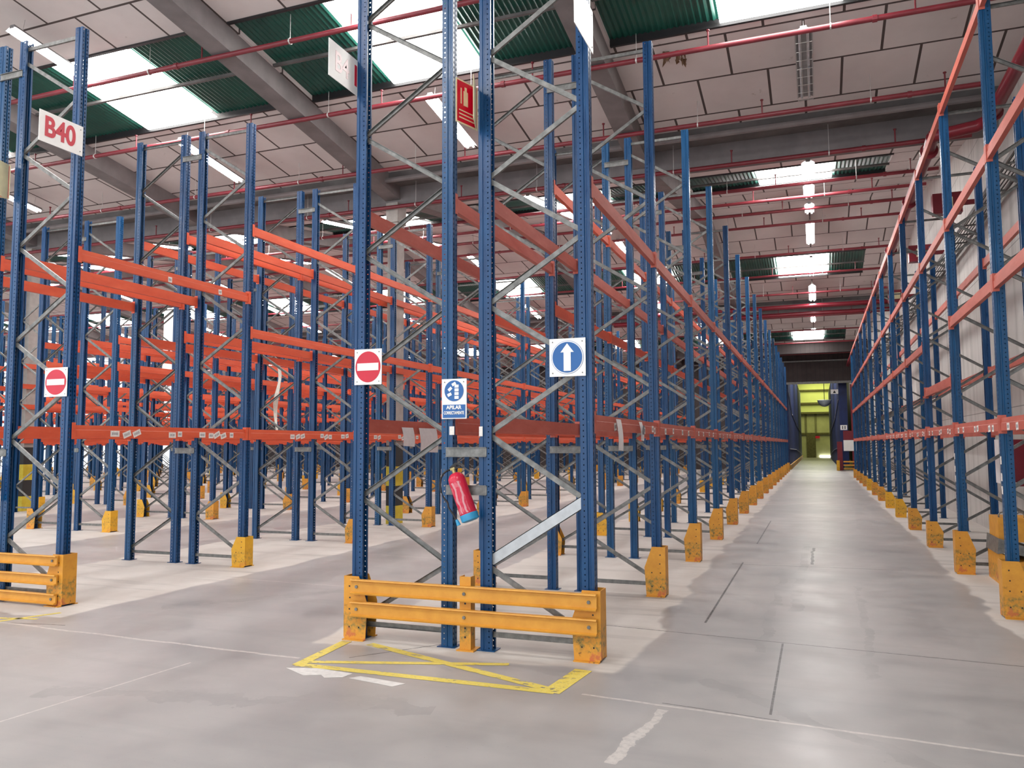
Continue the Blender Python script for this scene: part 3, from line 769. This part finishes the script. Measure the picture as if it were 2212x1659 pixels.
# ------------------------------------------------------------------ fire extinguishers
def extinguisher(x, y, ztop, tilt, label):
    r = empty('fire_extinguisher', (x, y, ztop)); r.rotation_euler = (0, -tilt, 0); tag(r, label, 'fire extinguisher')
    obj('cylinder', MB().lathe([(.02, .0), (.05, -.012), (.076, -.045), (.080, -.08), (.080, -.41), (.075, -.43)]), 'extred', r, smooth=True)
    obj('base_cup', MB().lathe([(.083, -.395), (.085, -.40), (.083, -.455), (.06, -.465)]), 'extblue', r, smooth=True)
    lb = MB(); n = 10
    vs = []
    for i in range(n+1):
        a = -PI/2-.75+i*1.5/n
        vs += [(.0812*math.cos(a), .0812*math.sin(a), -.09), (.0812*math.cos(a), .0812*math.sin(a), -.385)]
    lb.add(vs, [(2*i, 2*i+2, 2*i+3, 2*i+1) for i in range(n)]); obj('instruction_label', lb, labmat, r)
    obj('valve', MB().tube([(0, 0, -.005), (0, 0, .035)], .018, 12).box(-.03, .02, -.012, .012, .03, .05), 'brass', r, smooth=False)
    obj('handle', MB().extrude([(-.02, .05), (.05, .062), (.09, .05), (.09, .06), (.04, .085), (-.03, .06)], lambda p, e: (p[0], -.01+e*.02, p[1])).extrude([(-.01, .03), (.08, .03), (.08, .038), (-.01, .04)], lambda p, e: (p[0], -.01+e*.02, p[1])), 'darkpl', r)
    pts = [(-.03, -.01, .04)]
    for i in range(9):
        a = PI*.5+PI*.95*i/8; pts.append((-.05+.125*math.cos(a), -.03, -.13+.17*math.sin(a)))
    pts = pts[:1]+[p for p in pts[1:] if p[2] > -.27]+[(-.15, -.04, -.28), (-.12, -.05, -.37), (-.11, -.05, -.42)]
    obj('hose', MB().tube(pts, .009, 8), 'darkpl', r, smooth=True)
    obj('nozzle', MB().tube([(-.11, -.05, -.41), (-.105, -.05, -.465)], [.012, .02], 10), 'extblue', r, smooth=True)
    obj('hook', MB().tube([(0, .01, .04), (.0, .05, .07), (.0, .09, .06)], .005, 6), 'galv', r)
    return r
def label_mat():
    t = NT('printed_extinguisher_label'); f = t.noise(26, 2, .5, sc=(1, 1, .5)); wv = t.n('ShaderNodeTexWave'); wv.inputs['Scale'].default_value = 6; wv.inputs['Distortion'].default_value = 6
    t.L(t.tc.outputs['Object'], wv.inputs['Vector'])
    t.base(t.mix(t.ramp(wv.outputs['Fac'], .72, .8), t.mix(t.ramp(f, .55, .6), (.60, .02, .06), (.66, .12, .16)), (.66, .30, .33))); t.rough(.4); return t.m
labmat = label_mat()
extinguisher(-3.135, 6.74, 1.60, math.radians(21), 'red fire extinguisher with blue base hanging tilted between two posts')
extinguisher(-9.50, 6.93, 1.66, math.radians(3), 'red fire extinguisher at the left picture edge, on the B40 row')
# ------------------------------------------------------------------ papers, stickers, film
def paper(x, y0, y1, z0, z1, label, stain=False, n=6):
    mb = MB(); vs = []
    for i in range(n+1):
        t = i/n; off = .012*math.sin(t*3.1)+.02*t
        vs += [(off, y0, z1+(z0-z1)*t), (off, y1, z1+(z0-z1)*t-.01*t)]
    vs += [(a+.0015, b, c) for a, b, c in vs]
    m = 2*(n+1)
    fs = [(2*i, 2*i+1, 2*i+3, 2*i+2) for i in range(n)] + [(m+2*i, m+2*i+2, m+2*i+3, m+2*i+1) for i in range(n)]
    mb.add(vs, fs)
    mb.box(.0, .0, 0, 0, 0, 0) if False else None
    o = obj('paper_sheet', mb, 'paper', None, (x, 0, 0)); tag(o, label, 'paper')
    if not stain: return o
    ym = (y0+y1)/2; w = (y1-y0)*.25; zt = z1*.55+z0*.45
    obj('printed_block', MB().box(.036, .038, ym-w, ym+w, zt-.05, zt+.05), 'ink', o)
    return o
paper(-1.815, 7.60, 7.80, 1.80, 2.10, 'long grey sheet of paper hanging from the red beam right of the arrow sign')
paper(-1.815, 8.66, 8.82, 1.90, 2.10, 'short white barcode sheet hanging from the red beam beside a longer one', True)
paper(-4.19, 7.66, 7.92, 1.85, 2.05, 'small white sheet hanging behind the extinguisher row, left one')
paper(-4.19, 8.06, 8.50, 1.78, 2.05, 'large white sheet hanging behind the extinguisher row, right one')
def post_labels(x, y, zs, label, n):
    o = MB()
    for z in zs: o.box(-.0015, 0, -.028, .028, z, z+.085)
    ob = obj('post_label_strip', o, 'label', None, (x, y, 0)); tag(ob, label, 'label', 'white labels on the posts')
for k in range(1, 7):
    post_labels(DXF-.058, YB(k), (1.30, 1.44, 1.62), 'column of white stickers on the aisle post, %s frame along the right wall' % ORD[k], k)
tag(obj('post_sticker', MB().box(-.03, .02, -.0015, 0, -.04, .04), 'label', None, (-3.19, Y0B-.058, 1.99)), 'white torn sticker on the post below the stacking sign', 'sticker')
tag(obj('post_sticker', MB().box(-.018, .018, -.0015, 0, -.045, .045), 'label', None, (-2.90, Y0B-.058, 1.98)), 'white folded sticker on the post right of the stacking sign', 'sticker')
fm = MB(); fv = []
for i in range(15):
    t = i/14; w = .025+.035*abs(math.sin(t*5)); c = .05*math.sin(t*7); fv += [(c-w, .04*math.sin(t*9), -1.5*t), (c+w, .04*math.sin(t*11+1), -1.5*t)]
fm.add(fv, [(2*i, 2*i+1, 2*i+3, 2*i+2) for i in range(14)])
tag(obj('plastic_film', fm, 'film', None, (-10.745, 14.15, 3.60), smooth=True), 'torn strip of clear stretch film hanging from a beam of the B40 row', 'plastic film')

# ------------------------------------------------------------------ floor markings
def stripe(pts, w):
    (x0, y0), (x1, y1) = pts; d = Vector((x1-x0, y1-y0)).normalized(); n = Vector((-d.y, d.x))*w/2
    mb = MB(); n_ = 1
    mb.add([(x0+n.x, y0+n.y, 0), (x1+n.x, y1+n.y, 0), (x1-n.x, y1-n.y, 0), (x0-n.x, y0-n.y, 0)], [(0, 1, 2, 3)]); return mb
bx = empty('floor_marking', (0, 0, .0015)); tag(bx, 'worn yellow crossed box painted on the floor before the end barrier', 'floor marking')
for p, w in ((((-4.24, 6.70), (-4.18, 5.84)), .085), (((-4.20, 5.86), (-1.90, 5.87)), .075), (((-1.93, 5.85), (-1.86, 6.52)), .12), (((-3.98, 6.68), (-1.95, 5.92)), .075), (((-4.18, 5.95), (-2.5, 6.47)), .06)):
    obj('stripe', stripe(p, w*1.25), 'paint', bx, (0, 0, .0002*random.randint(0, 5)))
l2 = empty('floor_marking', (0, 0, .0015)); tag(l2, 'yellow line painted on the floor at the left picture edge', 'floor marking')
obj('stripe', stripe(((-7.95, 6.42), (-9.3, 6.1)), .05), 'paint', l2); obj('stripe', stripe(((-8.0, 6.75), (-8.25, 6.18)), .06), 'paint', l2)
def patch(pts, label):
    tag(obj('floor_label', MB().extrude([p for p in pts], lambda p, e: (p[0], p[1], .0012+e*.0006)), 'whitepaint'), label, 'floor label')
patch([(-4.22, 5.74), (-3.95, 5.60), (-3.82, 5.66), (-3.75, 5.60), (-3.62, 5.66), (-3.60, 5.78), (-3.95, 5.82)], 'torn white label stuck to the floor at the yellow box corner')
patch([(-3.56, 5.66), (-3.12, 5.58), (-3.06, 5.68), (-3.50, 5.74)], 'white strip label stuck to the floor beside the torn one')

# ------------------------------------------------------------------ ceiling services
pipe_mesh = None
PY = [8.45, 10.9, 13.1, 15.45, 16.8, 20.95, 23.2, 25.7, 28.4, 31.2, 33.5, 35.9, 38.2, 41.5, 44.2, 47, 50, 53, 56, 59]
for i, y in enumerate(PY):
    z = 7.64 if abs(y-16.8) < .1 else roofz(y)-.48
    if abs(y-38.2) < .1: z = 7.75
    r = empty('sprinkler_pipe', (0, y, z)); tag(r, 'red sprinkler pipe across the hall, %s from the front, below the ceiling' % ORD[i], 'pipe', 'red sprinkler pipes under the ceiling')
    x1 = 2.9
    obj('pipe', MB().tube([(XL+2, 0, 0), (x1, 0, 0)], .045, 10), 'pipe', r, smooth=True)
    if y < 40:
        hz = (roofz(y)-z)
        for j in range(8 if y < 30 else 5):
            x = 1.6-3.08*j+(.7 if i % 2 else 0)
            obj('riser', MB().tube([(x, 0, .03), (x, 0, min(.30, hz-.08))], .014, 6).tube([(x, 0, .29), (x, 0, .31)], .03, 6) if hz > .35 else MB().tube([(x, 0, 0), (x, 0, .2)], .014, 6), 'pipe', r)
            xh = x-1.2
            obj('hanger_rod', MB().tube([(xh, 0, .05), (xh, 0, hz)], .006, 5).tube([(xh-.012, 0, 0), (xh+.012, 0, 0)], .056, 10), 'white_rod', r)
            if j % 2 == 0: obj('coupling', MB().tube([(x-.6, 0, 0), (x-.53, 0, 0)], .058, 10), 'pipe', r)
for yy, zz in ((37.2, 7.9), (37.6, 7.62)):
    tag(obj('supply_pipe', MB().tube([(-9, yy, zz), (3.39, yy, zz)], .10, 12), 'redpaint', smooth=True), 'thick dark red supply pipe crossing above the right aisle, %s of two' % ('upper' if zz > 7.7 else 'lower'), 'pipe', 'thick supply pipes')
mp = empty('sprinkler_main', (0, 0, 0)); tag(mp, 'thick dark red sprinkler main running along the top of the right wall', 'pipe')
obj('pipe', MB().tube([(3.02, -4, 7.55), (3.02, 15.6, 7.55), (3.0, 15.9, 7.55), (2.85, 16.05, 7.53), (2.1, 16.1, 7.45)], .11, 14), 'redpaint', mp, smooth=True)
obj('pipe', MB().tube([(2.15, 16.1, 7.45), (2.15, 16.5, 7.4), (2.15, 60, 7.3)], .11, 14), 'redpaint', mp, smooth=True)
for y in (4, 8, 12, 15.5): obj('flange', MB().tube([(3.02, y, 7.55), (3.02, y+.08, 7.55)], .16, 14), 'redpaint', mp)
for y in (16.6, 20, 25, 30, 36): obj('flange', MB().tube([(2.15, y, 7.37), (2.15, y+.08, 7.37)], .16, 14), 'redpaint', mp)
ct = empty('cable_ladder', (0, 0, 0)); tag(ct, 'dark cable ladder along the right wall beneath the sprinkler main', 'cable ladder')
obj('side_rail', MB().box(2.98, 3.0, 12, 60, 6.35, 6.43), 'concd', ct); obj('side_rail', MB().box(3.30, 3.32, 12, 60, 6.35, 6.43), 'concd', ct)
rgm = MB().box(3.0, 3.30, -.02, .02, 6.36, 6.39).mesh('rung', 'galv')
for i in range(60): inst('rung', rgm, ct, (0, 12.3+i*.8, 0))
for j in range(4): obj('cable', MB().tube([(3.06+j*.06, 12+i*2, 6.41+.01*math.sin(i+j)) for i in range(24)], .012, 6), 'darkpl', ct, smooth=True)
for y in (19.0, 23.8, 30.5):
    tag(obj('red_bracket_box', MB().box(-.28, .28, -.12, .12, -.22, .22).box(.28, .65, -.03, .03, -.05, .05).box(-.10, .10, -.125, -.12, -.1, .12, 1), ['redpaint', 'cream'], None, (2.75, y, 6.95)), 'red metal box under the sprinkler main, %s from the front' % {19.0: 'first', 23.8: 'second', 30.5: 'third'}[y], 'box', 'red boxes on the sprinkler main')

# luminaires: twin tube, hung parallel to the roof slope
def lamp_proto(lit):
    r = empty('ceiling_lamp'); L = 2.0
    obj('housing', MB().box(-.05, .05, -L/2, L/2, .02, .09).extrude([(-.14, .0), (-.05, .05), (.05, .05), (.14, .0), (.14, .006), (.05, .06), (-.05, .06), (-.14, .006)], lambda p, e: (p[0], -L/2+e*L, p[1])), 'fix', r)
    for x in (-.065, .065):
        for y0 in (-L/2+.03, .03):
            obj('tube', MB().tube([(x, y0, -.015), (x, y0+L/2-.07, -.015)], .020, 8), 'tube' if lit else 'tubeoff', r, smooth=True)
    if not lit:
        g = MB()
        for x in (-.13, -.045, .045, .13): g.box(x-.004, x+.004, -L/2, L/2, -.05, -.042)
        for i in range(9): g.box(-.13, .13, -L/2+i*L/8-.003, -L/2+i*L/8+.003, -.052, -.044)
        obj('wire_guard', g, 'white_rod', r)
    for y in (-.8, .8): obj('suspension_wire', MB().tube([(0, y, .09), (0, y, .32)], .005, 5), 'white_rod', r)
    return r
PL, PO = lamp_proto(True), lamp_proto(False); usedL = usedO = False
LY = [-1.5, 2.2, 5.6, 10.3, 14.2, 19.7, 22.9, 26.4, 29.6, 33.0, 36.3, 41.5, 46.0, 50.5, 54.0]  # the nearest three are out of view, added to brighten the foreground floor
LX = [0.0, -6.67, -12.7, -19.3, -25.5, -31.7, -37.9, -44.]
an = ['right-hand aisle', 'second aisle from the right', 'third aisle from the right', 'fourth aisle from the right', 'fifth aisle from the right', 'sixth aisle from the right', 'seventh aisle from the right', 'eighth aisle from the right']
for a, x in enumerate(LX):
    for i, y in enumerate(LY):
        if y < 8 and a > 3: continue
        if y > 8 and abs(x) > y*1.45+2: continue
        if a == 0 and i < 4: continue
        lit = not (a == 0 and i == 4)
        if lit: o = copy_tree(PL) if usedL else PL; usedL = True
        else: o = copy_tree(PO) if usedO else PO; usedO = True
        v = min(VAL, key=lambda q: abs(q-y)); sg = 1 if y > v else -1
        o.location = (x, y, roofz(y)-.40); o.rotation_euler = (math.atan(SL)*sg, 0, 0)
        tag(o, '%s twin-tube fluorescent lamp, %s from the front (first three added out of view) over the %s' % ('glowing' if lit else 'unlit', ORD[i], an[a]), 'ceiling lamp', 'fluorescent lamps over the aisles')

# ------------------------------------------------------------------ things by the right wall
hc = empty('hose_cabinet', (2.62, 13.55, 1.28)); tag(hc, 'red fire hose cabinet with pale grey side, fixed behind the right-hand rack', 'hose cabinet')
obj('cabinet_body', MB().box(0, .7, 0, .25, 0, .62), 'redpaint', hc)
obj('side_panel', MB().box(-.14, .0, -.02, .27, -.02, .62), 'paper', hc)
obj('cabinet_door', MB().box(.03, .67, -.015, 0, .03, .59), 'redpaint', hc)
obj('support_bracket', MB().box(-.02, .78, 0, .25, -.06, -.01), 'redpaint', hc)
my = empty('yellow_machine', (2.18, 12.2, 0)); tag(my, 'worn yellow steel weight block with lifting eyes, behind the right-hand rack', 'machine')
obj('base', MB().extrude([(0, 0), (.95, 0), (.95, .42), (.22, .30), (0, .42)], lambda p, e: (p[0], e*.75, p[1])), 'yel', my)
obj('top_block', MB().extrude([(.02, .55), (.9, .55), (.9, .86), (.02, .86)], lambda p, e: (p[0], .08+e*.6, p[1])), 'yel', my)
obj('steel_plate', MB().extrude([(-.02, .40), (.0, .60), (.95, .30), (.95, .24), (.1, .42)], lambda p, e: (p[0], -.02+e*.78, p[1])), 'galv', my)
for x in (.10, .30):
    obj('lifting_eye', MB().tube([(x+.05*math.cos(a), .2, .88+.05*math.sin(a)) for a in [i*PI/6 for i in range(13)]], .01, 6), 'galv', my)

# ------------------------------------------------------------------ far end of the aisle
def cord(parent, pts): obj('cord', MB().tube(pts, .03, 5), 'rope', parent)
cv = empty('covered_rack', (-2.0, 61.5, 0)); tag(cv, 'tall navy blue covered rack on the left beyond the opening', 'covered rack')
obj('cover', MB().box(-.15, .10, 0, 50, .3, 8.5), 'navy', cv); obj('base_rail', MB().box(.10, .2, 0, 50, 0, .35), 'yel', cv)
cord(cv, [(.13, .5, 5.6), (.13, 8, 4.2), (.13, 9, 4.3), (.13, 26, 3.6), (.13, 48, 3.2)]); cord(cv, [(.13, .5, 1.5), (.13, 20, 1.3), (.13, 45, .6)])
cv = empty('covered_rack', (1.62, 61.5, 0)); tag(cv, 'tall navy blue covered rack on the right beyond the opening', 'covered rack')
obj('cover', MB().box(-.10, .12, 0, 50, 0, 8.5), 'navy', cv); obj('cover_end', MB().box(.0, .45, -.05, 0, .3, 6.2), 'navy', cv)
cord(cv, [(-.13, .5, 5.0), (-.13, 14, 4.0), (-.13, 48, 3.0)]); cord(cv, [(-.13, .5, 1.6), (-.13, 20, 1.3), (-.13, 45, .6)])
tag(obj('wall_notice', MB().box(-.25, .25, -.01, 0, -.16, .16).extrude([(-.1, -.1), (.1, -.1), (0, .1)], lambda p, e: (p[0], -.014+e*.004, p[1]), 1), ['whitebd', 'darkpl'], None, (1.25, 61.3, 5.55)), 'small white notice with dark symbol on the right covered rack', 'sign')
tag(obj('number_board', MB().box(-.22, .22, -.01, 0, -.17, .17).box(-.12, -.04, -.014, -.01, -.11, .11, 1).box(.04, .12, -.014, -.01, -.11, .11, 1), ['whitebd', 'ink'], None, (1.76, 60.6, 2.98)), 'small white board with dark marks above the red panel at the aisle end', 'sign')
rp = empty('red_panel_stand', (1.9, 60.5, 0)); tag(rp, 'red and white panel on red posts at the far end of the aisle', 'panel')
obj('red_panel', MB().box(-.2, .62, -.03, 0, 2.1, 2.75), 'redpaint', rp); obj('white_panel', MB().box(-.2, .62, -.03, 0, 1.35, 2.1), 'whitebd', rp)
obj('post', MB().box(-.62, -.28, 0, .1, 0, 2.0), 'redpaint', rp); obj('post', MB().box(.35, .55, 0, .1, 0, 6.0), 'redpaint', rp)
fbr = empty('end_barrier', (1.85, 60.2, 0)); tag(fbr, 'low orange-yellow rail barrier at the far end of the aisle', 'barrier')
for z in (.08, .32, .56): obj('rail', MB().box(-.2, .75, 0, .05, z, z+.1), 'yel', fbr)
obj('post', MB().box(-.65, -.45, -.1, .1, 0, .7), 'yelnew', fbr)
hl = empty('dome_mirror', (.75, 82, 6.0)); tag(hl, 'grey half-dome hanging in the yellow-lit hall beyond the opening', 'mirror')
obj('dome', MB().lathe([(.04, -.62), (.25, -.57), (.45, -.42), (.58, -.22), (.64, 0), (.6, .02)], 20), 'galvb', hl, smooth=True)
obj('hanger_rod', MB().tube([(0, 0, 0), (0, 0, 5.0)], .03, 6), 'darkpl', hl)
tag(obj('wall_notice', MB().box(-.28, .28, -.03, 0, -.16, .16), 'red', None, (.05, 115.75, 2.75)), 'tiny red notice on the beige back wall of the far hall', 'sign')

# white hanging sheet seen deep between the left-hand racks
wc = obj('white_curtain', MB().box(-.55, .55, -.01, .01, 0, 2.6), 'whitebd', None, (-25.0, 26.0, 5.0)); tag(wc, 'white plastic sheet hanging deep between the left-hand racks', 'curtain')

def rz_(x, y): return roofz(y)
ti = MB()
rr = random.Random(3)
for (cx, cy, n, sp) in ((-2.05, 13.9, 9, .16), (-2.3, 13.8, 6, .10)):
    for q in range(n):
        x, y = cx+rr.uniform(-sp, sp)*.6, cy+rr.uniform(-sp, sp); z = roofz(y+.02); l = rr.uniform(.05, .22); w = rr.uniform(.015, .05)
        ti.extrude([(x-w, z-.004), (x+w, z-.004), (x+w*.6+rr.uniform(-.04, .04), z-l*.6), (x+rr.uniform(-.05, .05), z-l)], lambda p, e: (p[0], y+e*.012, p[1]))
tag(obj('torn_insulation', ti, simple('brown_torn_insulation', (.16, .09, .05), .9)), 'brown torn insulation hanging from a ceiling joint left of the unlit lamp', 'insulation')
